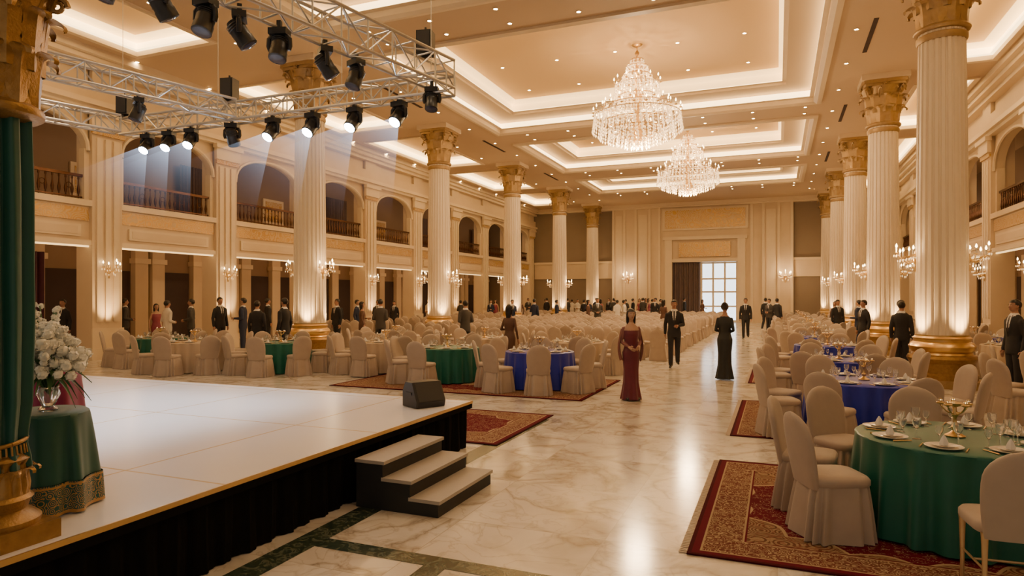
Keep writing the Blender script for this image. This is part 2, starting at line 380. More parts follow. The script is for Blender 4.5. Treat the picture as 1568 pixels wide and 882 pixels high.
# ------------------------------------------------------------------ back wall
b=MB()
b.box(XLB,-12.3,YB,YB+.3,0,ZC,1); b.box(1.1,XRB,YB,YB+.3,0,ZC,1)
DX0,DX1,DZ=-7.55,-2.75,4.6
b.box(-12.3,DX0,YB-.25,YB+.3,0,ZC,0); b.box(DX1,1.1,YB-.25,YB+.3,0,ZC,0); b.box(DX0,DX1,YB-.25,YB+.3,DZ,ZC,0)
for x in (-12.2,-11.3,-10.4,-9.3,-8.55,-1.75,-.95,.1,1.0):
    b.box(x-.09,x+.09,YB-.36,YB-.25,0,9.0,2)
for x0,x1 in ((-12.0,-11.5),(-10.2,-9.5),(-.75,-.1)): b.box(x0,x1,YB-.29,YB-.25,1.2,8.4,2)
b.box(DX0-.55,DX0,YB-.5,YB-.2,0,6.4,2); b.box(DX1,DX1+.55,YB-.5,YB-.2,0,6.4,2)
b.box(DX0-.7,DX1+.7,YB-.6,YB-.2,6.3,6.55,2); b.box(DX0,DX1,YB-.42,YB-.2,DZ,4.85,2)
b.box(DX0+.5,DX1-.5,YB-.40,YB-.2,5.0,6.1,3)
b.box(-8.3,-2.0,YB-.4,YB-.2,7.05,8.75,2); b.box(-8.1,-2.2,YB-.44,YB-.2,7.2,8.6,3)
b.box(XLB,XRB,YB-.6,YB,8.95,ZC,2); b.box(XLB,XRB,YB-.45,YB,8.85,8.95,2)
for x0,x1 in ((XL,-12.3),(1.1,XR)):
    b.box(x0,x1,YB-.12,YB,3.4,4.7,0); b.box(x0,x1,YB-.2,YB,4.62,4.8,2)
b.obj('wall_back',['cream','taupe','creamd','panel'],30)
b=MB(); n=50
b.rings([[(DX0+.05+2.0*k/n,YB-.05+.07*sin(k*1.4),z) for k in range(n+1)] for z in (.02,2,4.55)],0,False,False,closed=False)
b.obj('door_drape',['carpetcl'],60)
b=MB(); b.box(DX0+.01,DX0+2.05,YB+.1,YB+.2,0,DZ-.01,0); b.obj('door_1',['dark'],30)
b=MB(); x0,x1=DX0+2.15,DX1
b.box(x0,x1,YB+.14,YB+.18,.05,DZ-.01,1)
for x in np.linspace(x0,x1-.07,4): b.box(x-.07,x+.07,YB+.02,YB+.14,0,DZ-.01,0)
for z in (0.1,1.2,2.3,3.3,DZ-.08): b.box(x0,x1,YB+.04,YB+.14,z-.06,z+.06,0)
b.obj('window_1',['creamd','windowglow'],30)

# ------------------------------------------------------------------ columns
def acanthus(b,r,a,z0,h,tier,ws,mg,nt=14):
    R=[]; rc=.17*r; hs=h*.80
    for t in np.linspace(0,1,nt):
        if t<.6:
            u=t/.6; out=r*(1.03+tier*.10+.10*u*u); z=z0+hs*u; 
        else:
            th=(t-.6)/.4*pi*1.15; out=r*(1.13+tier*.10)+rc*(1-cos(th))*1.25; z=z0+hs+rc*sin(th)
        w=ws*(.62+.45*sin(pi*min(1,t*1.1)))*(1 if t<.75 else 1-(t-.75)*2.2)
        w*=1+.16*abs(sin(t*pi*6)); row=[]
        for j in np.linspace(-1,1,7):
            o_=out-.10*r*j*j*(1-t*.5)+.035*r*(1 if abs(j)<.1 else 0)
            row.append((o_*cos(a)-j*w*sin(a),o_*sin(a)+j*w*cos(a),z+(.02*r*abs(sin(t*pi*6))*abs(j))))
        R.append(row)
    b.rings(R,mg,False,False,closed=False)
def capital(b,z0,h,r,mg=1,nt=12):
    b.lathe([(r*1.02,z0-.08*h),(r*1.14,z0-.06*h),(r*1.17,z0-.035*h),(r*1.14,z0-.01*h),(r*.98,z0+.02*h),(r*.98,z0+.3*h),(r*1.10,z0+.6*h),(r*1.42,z0+.86*h)],32,mg)
    for tier,(zb,hh,n,off) in enumerate(((0,.42,10,0),(.24,.46,10,.5))):
        for k in range(n): acanthus(b,r,2*pi*(k+off)/n,z0+zb*h,hh*h,tier,.31*r,mg,nt)
    for k in range(8):
        a=2*pi*(k+.5)/8
        P=[(cos(a+q3)*r*q1,sin(a+q3)*r*q1,z0+h*q2) for q1,q2,q3 in ((1.05,.5,0),(1.15,.66,.03),(1.3,.78,.08),(1.42,.82,.16),(1.44,.77,.2))]
        b.tube(P,[.05*r,.055*r,.06*r,.06*r,.04*r],6,mg)
    for k in range(4):
        a=pi/4+k*pi/2; P=[];rad=[]
        for i in range(20):
            t=i/19; th=t*3.2*pi; rr=.27*r*(1-t*.82)
            P.append(((r*1.46+rr*cos(th)*1)*cos(a),(r*1.46+rr*cos(th))*sin(a),z0+h*.75+rr*sin(th))); rad.append(.085*r*(1-.45*t))
        b.tube(P,rad,6,mg)
        P=[(cos(a)*r*q1,sin(a)*r*q1,z0+h*q2) for q1,q2 in ((1.08,.42),(1.18,.62),(1.42,.8),(1.68,.85))]
        b.tube(P,[.06*r,.07*r,.08*r,.08*r],6,mg)
    for k in range(4):
        a=k*pi/2
        b.ell((cos(a)*r*1.45,sin(a)*r*1.45,z0+h*.9),(.10*r,.10*r,.09*r),8,6,mg)
        for m_ in range(6):
            a2=2*pi*m_/6; b.ell((cos(a)*r*1.45-sin(a)*.12*r*cos(a2),sin(a)*r*1.45+cos(a)*.12*r*cos(a2),z0+h*.9+.12*r*sin(a2)),(.06*r,)*3,6,5,mg)
    for zz0,zz1,hw in ((.86,.92,1.36),(.92,1.0,1.48)):
        R=[]
        for z in (z0+h*zz0,z0+h*zz1):
            ring=[]
            for k in range(32):
                a=2*pi*k/32; c=max(abs(cos(a)),abs(sin(a))); q=hw*r/c; q=min(q,hw*r*1.30)
                ring.append((q*cos(a),q*sin(a),z))
            R.append(ring)
        b.rings(R,mg)
b=MB(); R0=.49
b.box(-.68,.68,-.68,.68,0,.16,1)
b.lathe([(.66,.16),(.66,.26),(.60,.30),(.60,.50),(.63,.54),(.66,.60),(.63,.66),(.57,.68)],40,2,c1=False)
b.lathe([(.57,.68),(.55,.72),(.60,.78),(.62,.85),(.58,.92),(.53,.95),(.53,1.0),(.55,1.03),(.50,1.07),(.50,1.1)],40,3)
def fl(r,a): return r - .03*max(0,cos(a*24))**.5
b.lathe([(R0,1.09),(R0,1.3),(R0*.99,3.5),(R0*.95,5.5),(R0*.90,7.4),(R0*.90,7.62)],192,0,mod=lambda r,z,a:fl(r,a) if 1.2<z<7.5 else r)
b.lathe([(R0*.93,7.35),(R0*.98,7.4),(R0*.98,7.48),(R0*.92,7.5)],40,1)
capital(b,7.66,1.36,R0*.93,1)
b.box(-.70,.70,-.70,.70,9.02,ZC-.0,4)
COLM=b.mesh('fluted_column',['marblecol','goldcap','gold','goldb','creamd'],32)
CL=[(-13.5,16.5+8.4*i) for i in range(4)]+[(3.28,16.5+8.4*i) for i in range(5)]
CL+= [(-13.5,50.1)]
for x,y in CL:
    put('fluted_column',COLM,(x,y,0))
    for a in ((-150,-60,30) if y<20 else (-135,-45)):
        a=math.radians(a); o=light('column_uplight','SPOT',(x+.74*cos(a),y+.74*sin(a),.98),230,(1,.63,.28),.06,(pi,0,0),80,.9)
        aim(o,(x+.25*cos(a),y+.25*sin(a),2.9))
for y in PY[1:9]:
    o=light('pilaster_uplight','SPOT',(XL+.45,y-.1,.9),200,(1,.63,.28),.06,(pi,0,0),80,.9); aim(o,(XL,y,2.7))

b=MB()
b.ell((.02,0,0),(.035,.07,.16),10,8,0); b.lathe([(.02,-.28),(.03,-.2),(.015,-.15)],8,0,(.03,0,0))
for ang,l,dz in ((-75,.24,.0),(-38,.30,-.04),(0,.33,.06),(38,.30,-.04),(75,.24,.0)):
    a=math.radians(ang); P=[]
    for t in np.linspace(0,1,8): P.append((.03+cos(a)*l*t,sin(a)*l*t,-.02-.10*sin(pi*t)+dz*t+.06*t))
    b.tube(P,.011,6,0); e=P[-1]
    b.lathe([(.01,0),(.045,.015),(.05,.025),(.02,.03)],10,0,e); b.lathe([(.014,.03),(.014,.13)],8,2,e)
    b.lathe([(.008,.13),(.022,.155),(.018,.18),(.004,.215)],8,1,e)
    for k in range(4):
        b.octa((e[0]+.045*cos(k*1.57),e[1]+.045*sin(k*1.57),e[2]-.04),.014,.06,3)
    b.octa((P[4][0],P[4][1],P[4][2]-.06),.016,.08,3)
SCM=b.mesh('wall_sconce',['goldb','bulb','china','crystal'],40)
for x,y in CL:
    for sgn in (0,pi):
        if y<44:
            put('wall_sconce',SCM,(x+cos(sgn)*.47,y,2.75),sgn,1.05)
    light('sconce_glow','POINT',(x+(.95 if x<0 else -.95),y-.1,2.95),24,(1,.64,.31),.08)
for y in PY[2:9]: put('wall_sconce',SCM,(XL+.04,y,2.75),0,1.0)
for y in PY[2:9]: put('wall_sconce',SCM,(XR-.04,y,2.75),pi,1.0)
for x in (-11.0,.55): put('wall_sconce',SCM,(x,YB-.28,3.4),-pi/2,1.6); light('sconce_glow','POINT',(x,YB-1.1,3.7),60,(1,.64,.31),.08)

# ------------------------------------------------------------------ chandeliers
b=MB()
b.lathe([(.02,-.02-3.2),(.02,-.4),(.05,-.38),(.08,-.3),(.04,-.22),(.02,-.2),(.02,-.1),(.16,-.05),(.2,0)],16,0)
b.lathe([(.03,-3.8),(.10,-3.6),(.22,-3.3),(.12,-3.0),(.06,-2.6),(.14,-2.3),(.2,-2.0),(.08,-1.7),(.05,-1.4),(.12,-1.1),(.14,-.9),(.04,-.6)],20,0)
tiers=[(-.55,.22,10,3,.10),(-.80,.36,16,4,.11),(-1.15,.50,20,4,.12),(-1.5,.74,28,4,.12),(-1.9,.62,24,4,.12),(-2.3,1.10,36,4,.13),(-2.62,1.46,48,5,.14),(-2.9,1.22,40,5,.13),(-3.15,.95,32,4,.13),(-3.35,.68,24,3,.13),(-3.5,.40,14,3,.13),(-3.6,.18,8,2,.16)]
for z,r,n,k,h in tiers:
    b.tube([(r*cos(a),r*sin(a),z) for a in np.linspace(0,2*pi,37)],.018,5,0)
    for i in range(n):
        a=2*pi*i/n
        for j in range(k):
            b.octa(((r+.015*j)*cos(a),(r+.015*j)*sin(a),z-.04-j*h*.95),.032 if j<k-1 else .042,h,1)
    for i in range(max(4,n//6)):
        a=2*pi*i/max(4,n//6); b.tube([(r*t*cos(a),r*t*sin(a),z+.12*sin(pi*t)-.15*(1-t)) for t in np.linspace(.1,1,6)],.012,5,0)
for z,r,n in ((-1.42,.78,12),(-2.22,1.12,18),(-2.55,1.5,24)):
    for i in range(n):
        a=2*pi*(i+.5)/n; c=(r*cos(a),r*sin(a),z)
        b.lathe([(.01,-.02),(.05,0),(.055,.02)],8,0,c); b.lathe([(.014,.0),(.014,.12)],6,3,c); b.lathe([(.01,.12),(.026,.155),(.02,.19),(.003,.24)],6,2,c)
for i in range(60):
    a=2*pi*i/60
    for t in np.linspace(0,1,7): b.octa(((.5+.96*t)*cos(a),(.5+.96*t)*sin(a),-1.75-.85*t-.22*sin(pi*t)),.02,.06,1)
    for t in np.linspace(0,1,5): b.octa(((.2+.55*t)*cos(a),(.2+.55*t)*sin(a),-.7-.8*t-.15*sin(pi*t)),.018,.05,1)
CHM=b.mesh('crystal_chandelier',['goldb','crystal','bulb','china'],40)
for x,y in ((-4.28,21.5),(-4.0,32.4)):
    put('crystal_chandelier',CHM,(x,y,ZC+1.0),0,(.96,.96,.88))
    light('chandelier_light','POINT',(x,y,ZC-2.55),850,(1,.68,.37),.35)
    light('chandelier_light','POINT',(x,y,ZC-.5),260,(1,.65,.33),.2)

# ------------------------------------------------------------------ stage
SX,SY,SZ=-3.6,7.5,.58
b=MB(); b.box(-16.5,SX,-1.4,SY,SZ-.05,SZ,0); b.box(-16.4,SX-.01,-1.35,SY-.02,SZ-.09,SZ-.05,2)
b.box(SX,SX+.012,-1.4,SY+.012,SZ-.03,SZ+.003,1); b.box(-16.5,SX,SY,SY+.012,SZ-.03,SZ+.003,1)
b.box(SX-.0,SX+.006,-1.4,SY+.006,SZ-.09,SZ-.03,2)
n=420; P=[]
for k in range(n+1):
    y=-1.4+(SY-.06+1.4)*k/n; P.append((SX-.05+.02*sin(k*.62)+.008*sin(k*1.7),y))
for k in range(500):
    x=SX-.05-(12.8)*k/500; P.append((x,SY-.05+.02*sin(k*.9)))
b.rings([[(p[0]+(.012*sin(i*.31) if z<.1 else 0),p[1],z) for i,p in enumerate(P)] for z in (.005,.28,SZ-.07)],2,False,False,closed=False)
b.obj('stage_platform',['stage','goldb','blackcl'],50)
b=MB(); y0,y1=4.95,6.08
for i in range(3):
    z=.145*(3-i); x1=SX+.06+.28*(i+1)
    xs=SX+.06+.28*i
    b.box(xs,x1,y0+.01,y1-.01,0,z-.03,0)
    b.box(xs-.01,x1+.02,y0,y1,z-.03,z,1)
b.obj('stage_steps',['charcoal','treadm'],30)
b=MB()
prof=[(-.17,0),(.17,0),(.19,.07),(.07,.30),(-.10,.30),(-.17,.19)]
R=[[(x,p[0],p[1]) for p in prof] for x in (-.20,-.185,.185,.20)]
R[0]=[(-.20,p[0]*.94,p[1]*.97+.004) for p in prof]; R[3]=[(.20,p[0]*.94,p[1]*.97+.004) for p in prof]
b.rings(R,0)
b.add([(-.17,.19,.08),(.17,.19,.08),(.17,.08,.29),(-.17,.08,.29)],[(0,1,2,3)],1)
for x in (-.201,.201): b.box(x-.006,x+.006,-.06,.06,.15,.18,0)
b.obj('stage_monitor_speaker',['plastic','grille'],30,(-3.98,6.95,SZ+.001),math.radians(240))

# ------------------------------------------------------------------ trusses
def truss(name,p0,p1,w,h):
    p0=Vector(p0);p1=Vector(p1);d=(p1-p0);L=d.length;d.normalize();sd=d.cross(Vector((0,0,1))).normalized();up=Vector((0,0,1))
    b=MB(); cs=[sd*w/2,-sd*w/2,sd*w/2+up*h,-sd*w/2+up*h]
    for c in cs: b.tube([p0+c,p1+c],.024,8)
    n=max(2,round(L/(h*1.1)))
    for i in range(n+1):
        q=p0+d*(L*i/n)
        for a,c in ((0,1),(2,3),(0,2),(1,3)): b.tube([q+cs[a],q+cs[c]],.012,6)
        if i<n:
            q2=p0+d*(L*(i+1)/n)
            for a,c in ((0,2),(1,3),(0,1),(2,3)):
                if i%2: a,c=c,a
                b.tube([q+cs[a],q2+cs[c]],.012,6)
    return b.obj(name,['alu'],40)
TZ=5.0
T1=((-4.75,8.95,TZ+.1),(-6.3,1.0,TZ+.1)); T2=((-8.75,8.65,TZ),(-10.6,2.0,TZ)); T3=((-4.6,8.85,TZ),(-11.6,8.85,TZ)); T4=((-11.5,8.6,TZ),(-12.7,4.5,TZ))
truss('lighting_truss',*T1,.36,.42); truss('lighting_truss',*T2,.28,.3); truss('lighting_truss',*T3,.28,.3); truss('lighting_truss',*T4,.28,.3)
b=MB()
for p in ((-4.8,8.6),(-5.8,3.6),(-8.8,8.4),(-9.9,4.4),(-11.5,8.7),(-12.4,5.4),(-6.6,8.85)):
    b.tube([(p[0],p[1],TZ+.3),(p[0],p[1],ZC+.9 if -11.4<p[0] else ZC)],.005,5)
b.obj('rigging_cables',['alu'],40)
def headmesh(nm,tilt,lit):
    b=MB()
    b.box(-.03,.03,-.03,.03,-.06,.06,0); b.box(-.13,.13,-.09,.09,-.15,-.06,0)
    for sx_ in (-1,1):
        b.tube([(sx_*.10,0,-.15),(sx_*.15,0,-.2),(sx_*.155,0,-.3),(sx_*.14,0,-.36)],[.035,.035,.035,.03],8,0)
    Mx=Matrix.Translation((0,0,-.31))@Matrix.Rotation(math.radians(tilt),4,'X')
    b.lathe([(.05,.17),(.09,.15),(.11,.08),(.12,0),(.115,-.08),(.125,-.1),(.125,-.2),(.11,-.21)],18,0,Mx=Mx)
    b.lathe([(.105,-.212),(.07,-.222),(.02,-.228)],18,1,Mx=Mx)
    for z in (.04,.07,.1): b.lathe([(.118,z-.008),(.125,z),(.118,z+.008)],18,0,Mx=Mx,c0=False,c1=False)
    return b.mesh(nm,['plastic','beamlens' if lit else 'lens'],35)
HA=headmesh('moving_head_light',35,False); HB=headmesh('moving_head_light',-20,False); HL=headmesh('moving_head_light_lit',-42,True)
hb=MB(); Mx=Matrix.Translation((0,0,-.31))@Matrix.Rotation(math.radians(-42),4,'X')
hb.lathe([(.10,-.24),(.9,-2.3)],24,0,Mx=Mx); HZ=hb.mesh('painted_haze_beam',['hazeglow'],30)  # self-glowing cone drawn as the beam; no haze scatters lamp light
def on(T,t,off=0):
    p=Vector(T[0]).lerp(Vector(T[1]),t); return (p.x+off,p.y,p.z+.02)
for i,t in enumerate((.205,.27,.355,.42,.47,.53,.59,.66)):
    put('moving_head_light',HA if i%2 else HB,on(T1,t,-.16),random.uniform(-1,1),.84)
put('moving_head_light',HB,on(T1,.03,-.05),.3,.78)
for t in (.22,.42,.6,.78): put('moving_head_light',HB,on(T2,t),random.uniform(-.6,.6),.78)
for i,t in enumerate((.13,.25,.37,.49,.62)):
    lit=i<4
    put('moving_head_light',HL if lit else HA,on(T3,t),-.1 if lit else .4,.86)
    if lit: put('painted_haze_beam',HZ,on(T3,t),-.1,.82)
for t in (.76,.84,.92): put('moving_head_light',HL,on(T3,t),.25,.80); put('painted_haze_beam',HZ,on(T3,t),.25,.76)
for t in (.13,.25,.37,.49,.76,.84,.92):
    p=on(T3,t); o=light('stage_spot','SPOT',(p[0],p[1]-.25,p[2]-.6),190,(.76,.86,1),.06,(0,0,0),48,.7); aim(o,(p[0]-.6,4.8,SZ))
for t in (.3,.5,.7):
    p=on(T1,t); o=light('stage_spot','SPOT',(p[0]-.2,p[1],p[2]-.6),310,(.93,.94,1),.08,(0,0,0),80,.7); aim(o,(-7.5,p[1]-.2,SZ))
b=MB()
b.box(-.14,.14,-.12,.12,0,.42,0); b.box(-.115,.115,-.135,-.12,.03,.39,1); b.box(-.16,.16,-.03,.03,-.04,0,0); b.lathe([(.02,.42),(.02,.5)],8,0)
BX=b.mesh('rig_speaker_box',['plastic','grille'],30)
for x,y,z in ((-8.9,8.75,TZ+.36),(-4.95,8.7,TZ+.57),(-11.5,8.75,TZ+.36)): put('rig_speaker_box',BX,(x,y,z),.2,.85)

# ------------------------------------------------------------------ stage left: gold column, curtain, table, flowers
cx,cy=-3.88,2.2
b=MB()
b.box(-.21,.21,-.21,.21,0,.10,0); b.lathe([(.2,.10),(.205,.13),(.17,.16),(.14,.18),(.155,.22),(.17,.24),(.15,.26)],28,0)
b.lathe([(.15,.26),(.155,.31),(.14,.42),(.155,.45),(.12,.48)],96,0,mod=lambda r_,z,a:r_-(.014*max(0,cos(a*16)) if .28<z<.44 else 0))
b.lathe([(.10,.46),(.10,2.35),(.11,2.36)],64,0,mod=lambda r_,z,a:r_-.008*max(0,cos(a*16)))
for k in range(12): acanthus(b,.125,2*pi*k/12,.27,.14,.3,.036,0,14)
capital(b,2.34,.78,.19,0,22)
b.lathe([(.14,2.26),(.18,2.28),(.19,2.31),(.17,2.35)],28,0)
b.box(-.32,.32,-.32,.32,3.12,3.3,0)
b.obj('gilded_corinthian_column',['gold'],35,(cx,cy,SZ))
b=MB()
def dr(r,z,a): return max(.105,r*(1+.17*sin(9*a+z*.45)+.07*sin(16*a+1+z*1.2)))
b.lathe([(.135,.40),(.13,.46),(.118,.53),(.122,.60),(.138,.75),(.148,1.2),(.148,1.9),(.14,2.28)],160,0,mod=dr,c0=False)
b.tube([(.135*cos(a),.135*sin(a),.54+.02*sin(a)) for a in np.linspace(0,2*pi,25)],.012,8,1)
for k in range(34):
    a=2*pi*k/34; b.tube([(.135*cos(a),.135*sin(a),.53),(.142*cos(a),.142*sin(a),.48)],.005,5,1)
o=b.obj('emerald_curtain',['velvet','gold'],60,(cx,cy,SZ))
def cloth(b,r,h,folds,amp,seg=120,mat=0,hem=None,hemz=.16,flare=.05):
    def mod(rr,z,a):
        t=max(0,1-z/h); return rr+amp*t**.6*(sin(folds*a+.8*sin(3*a))+.35*sin(folds*1.7*a+1.3))*(1 if t>0.02 else 0)
    pr=[(r+flare,.012),(r+flare*.9,hemz)] if hem is not None else []
    if hem is not None: b.lathe(pr,seg,hem,mod=mod,c0=False,c1=False); zs=[hemz]
    else: zs=[.018]
    prof=[(r+flare*(1-z/h),z) for z in np.linspace(zs[0],h-.03,8)]+[(r+.004,h-.012),(r-.012,h),(r*.5,h+.0005)]
    b.lathe(prof,seg,mat,mod=mod,c0=False)
b=MB(); cloth(b,.24,.61,8,.03,170,0,1,.20,.05); b.obj('draped_pedestal_table',['velvet','hem'],50,(-4.25,2.68,SZ))
b=MB(); cloth(b,.27,.80,9,.025,120,0); b.obj('burgundy_draped_table',['burg'],50,(-5.0,3.10,SZ))
b=MB()
b.lathe([(.045,0),(.05,.01),(.03,.03),(.045,.06),(.062,.10),(.05,.13),(.058,.14),(.05,.138),(.04,.12),(.02,.05)],16,2,mod=lambda r_,z,a:r_*(1+.05*cos(8*a)))
rng=random.Random(3)
def bloom(c,s):
    for k in range(18):
        u=rng.uniform(-1,1);a=rng.uniform(0,2*pi);q_=math.sqrt(1-u*u)
        n_=Vector((q_*cos(a),q_*sin(a),u)); p=Vector(c)+n_*s*.95
        t=n_.orthogonal().normalized(); w=n_.cross(t); e=s*.6
        c4=[p+t*e+n_*.15*e,p+w*e*.8-n_*.1*e,p-t*e+n_*.15*e,p-w*e*.8-n_*.1*e,p+n_*-.1*e]
        b.add([tuple(x) for x in c4],[(0,1,4),(1,2,4),(2,3,4),(3,0,4)],0)
    b.ell(c,(s*.88,)*3,8,6,0)
for k in range(170):
    a=rng.uniform(0,2*pi); t=rng.random()**.5; ph=rng.uniform(-.45,1.45)
    R_=.175*t+.02; c=(R_*cos(a)*cos(ph),R_*sin(a)*cos(ph),.29+R_*1.1*sin(ph))
    bloom(c,rng.uniform(.020,.037))
    if k%3==0: b.tube([(0,0,.09),(c[0]*.5,c[1]*.5,.2),c],.003,4,1)
for k in range(10):
    a=rng.uniform(2.2,4.2); l=rng.uniform(.30,.44)
    P=[(cos(a)*l*.40*t**1.3,sin(a)*l*.40*t**1.3,.2+l*t*1.05) for t in np.linspace(0,1,10)]
    b.tube(P,.004,4,1)
    for p in P[3:]:
        bloom((p[0]+rng.uniform(-.015,.015),p[1]+rng.uniform(-.015,.015),p[2]),.017)
for k in range(34):
    a=rng.uniform(0,2*pi); l=rng.uniform(.12,.25); dz=rng.uniform(-.18,.1)
    R=[]
    for t in np.linspace(0,1,6):
        w=.016*sin(pi*min(t+.08,1)); x=l*t; z=.2+dz*t+.06*sin(pi*t)
        R.append([(x*cos(a)-w*sin(a),x*sin(a)+w*cos(a),z),(x*cos(a),x*sin(a),z-.006),(x*cos(a)+w*sin(a),x*sin(a)-w*cos(a),z)])
    b.rings(R,1,False,False,closed=False)
b.obj('white_flower_arrangement',['petal','leaf','glass'],60,(-4.22,2.69,SZ+.612)).scale=(1.06,1.06,1.08)

# ------------------------------------------------------------------ rugs
RUGS=[]
def rug(x0,x1,y0,y1,fr=True):
    RUGS.append((x0,x1,y0,y1))
    hx,hy=(x1-x0)/2,(y1-y0)/2; b=MB(); b.box(-hx,hx,-hy,hy,0.003,.014,0)
    if fr:
        n=int(hy*2/.035)
        for s_ in (-1,1):
            for k in range(n):
                y=-hy+.02+k*.035; b.box(s_*hx,s_*(hx+.06),y,y+.018,.004,.008,1)
    b.obj('persian_rug',[rugmat('persian_rug_pile',hx,hy),'ivorycl'],0,((x0+x1)/2,(y0+y1)/2,0))
rug(-.62,2.5,4.95,7.95); rug(-.6,2.4,9.4,12.7); rug(-.6,2.4,15.3,18.4); rug(-6.4,-3.32,7.65,9.95,False); rug(-8.9,-3.3,11.5,14.7,False)
def gz(x,y,m=.3): return .0145 if any(r[0]-m<x<r[1]+m and r[2]-m<y<r[3]+m for r in RUGS) else 0

# ------------------------------------------------------------------ tables
def table_mesh(col):
    b=MB(); cloth(b,.72,.75,20,.034,200,0,None,.1,.05)
    return b.mesh('round_banquet_table',[col],50)
TM={k:table_mesh(k) for k in ('green','blue','ivorycl')}
def glass(b,x,y,s=1,seg=10,mat=1):
    b.lathe([(.033*s,0),(.033*s,.003),(.005*s,.008),(.005*s,.08*s),(.02*s,.095*s),(.034*s,.13*s),(.032*s,.175*s),(.029*s,.175*s),(.030*s,.13*s),(.015*s,.1*s)],seg,mat,(x,y,0))
def setting(seed,rad=.74,hi=False):
    b=MB(); n=8; sg=24 if hi else 12
    for k in range(n):
        a=2*pi*k/n+.2; x,y=(rad-.19)*cos(a),(rad-.19)*sin(a)
        b.lathe([(.06,.002),(.10,.006),(.128,.016),(.13,.02),(.10,.012),(.05,.009)],sg,0,(x,y,0))
        b.lathe([(.04,.016),(.07,.02),(.09,.03),(.07,.024),(.03,.02)],sg,0,(x,y,0))
        b.lathe([(.03,.024),(.035,.04),(.02,.075),(.004,.10)],6,3,(x,y,0))
        glass(b,(rad-.36)*cos(a+.18),(rad-.36)*sin(a+.18),1,sg//2+2); glass(b,(rad-.33)*cos(a-.12),(rad-.33)*sin(a-.12),.8,sg//2+2)
        for da in (-.26,.26):
            p=((rad-.17)*cos(a+da),(rad-.17)*sin(a+da)); 
            b.tube([(p[0]-.08*cos(a),p[1]-.08*sin(a),.006),(p[0]+.07*cos(a),p[1]+.07*sin(a),.006)],[.004,.007],5,2)
    b.lathe([(.07,0),(.075,.01),(.04,.03),(.02,.05),(.03,.08),(.015,.10),(.012,.15),(.028,.18),(.012,.21),(.012,.24),(.06,.26),(.065,.275),(.02,.27)],16,2)
    for k in range(5):
        a=2*pi*k/5; P=[(.1*t*cos(a),.1*t*sin(a),.2-.03*sin(pi*t)+.05*t) for t in np.linspace(0,1,6)]
        b.tube(P,.006,6,2); b.lathe([(.008,0),(.03,.01),(.032,.02),(.015,.025),(.012,.05),(.006,.052)],10,2,P[-1])
        b.ell((P[-1][0],P[-1][1],P[-1][2]+.035),(.014,.014,.02),6,5,4)
    return b.mesh('table_setting',['china','glass','goldb','shirt','bulb'],40)
SH=setting(1,.74,True); SL=setting(2)

# ------------------------------------------------------------------ chairs
def chair(hi=True,legs=False):
    b=MB(); sg=24 if hi else 12; nr=14 if hi else 7
    R=[]
    z0=.40
    for i in range(nr):
        t=i/(nr-1); z=z0+(.97-z0)*(1-(1-t)**1.25); u=(z-z0)/(.97-z0)
        w=.20+.035*sin(pi*min(u,1)*.9); 
        if u>.66: w*=math.sqrt(max(0.0,1-((u-.66)/.345)**2.2))
        th=.038*(1 if u<.85 else math.sqrt(max(.05,1-((u-.85)/.155)**2)))
        yb=-.20-.09*u
        ring=[]
        for k in range(sg):
            a=2*pi*k/sg; cx_=math.copysign(abs(cos(a))**.6,cos(a)); sy_=math.copysign(abs(sin(a))**.75,sin(a))
            ring.append((cx_*max(w,.01),yb+sy_*th-.03*(1-(cx_*w/.24)**2)*u,z))
        R.append(ring)
    b.rings(R,0)
    def sq(rx,ry,z,n,yo=0,pl=0,f=0):
        o=[]
        for k in range(n):
            a=2*pi*k/n; p=pl*sin(f*a)
            o.append((math.copysign(abs(cos(a))**.45,cos(a))*(rx+p),yo+math.copysign(abs(sin(a))**.45,sin(a))*(ry+p),z))
        return o
    n=sg+8 if hi else 16
    b.rings([sq(.225,.225,.425,n),sq(.235,.235,.44,n),sq(.235,.235,.475,n),sq(.22,.22,.495,n),sq(.15,.15,.505,n)],0)
    if legs:
        for sx_,sy_ in ((-1,-1),(1,-1),(-1,1),(1,1)):
            b.lathe([(.012,0),(.013,.05),(.016,.25),(.021,.40),(.024,.43)],8,1,(sx_*.19,sy_*.19,0))
        for sx_ in (-1,1): b.tube([(sx_*.19,-.19,.2),(sx_*.19,.19,.2)],.008,6,1)
        b.tube([(-.19,0,.2),(.19,0,.2)],.008,6,1)
    else:
        n=128 if hi else 28; f=14 if hi else 7
        zs=(.005,.12,.25,.36,.42,.44) if hi else (.005,.2,.44)
        b.rings([sq(.22+.045*(1-z/.44),.22+.045*(1-z/.44),z,n,-.015*(1-z/.44),.021*(1-z/.44)**.5+.002,f) for z in zs],0,False,False)
    return b
CH=chair(True).mesh('banquet_chair',['chair'],50); CHL=chair(True,True).mesh('banquet_chair_with_legs',['chair','leg'],50)
lowc=chair(False); LV=np.array(lowc.v); LF=lowc.f
chairs=[]
def setchair(x,y,face,me=CH,name='banquet_chair'):
    chairs.append((x,y)); return put(name,me,(x,y,gz(x,y)),face-pi/2)
people_pos=[]
WALKERS=[(-6.2,15.1),(-2.5,12.0)]
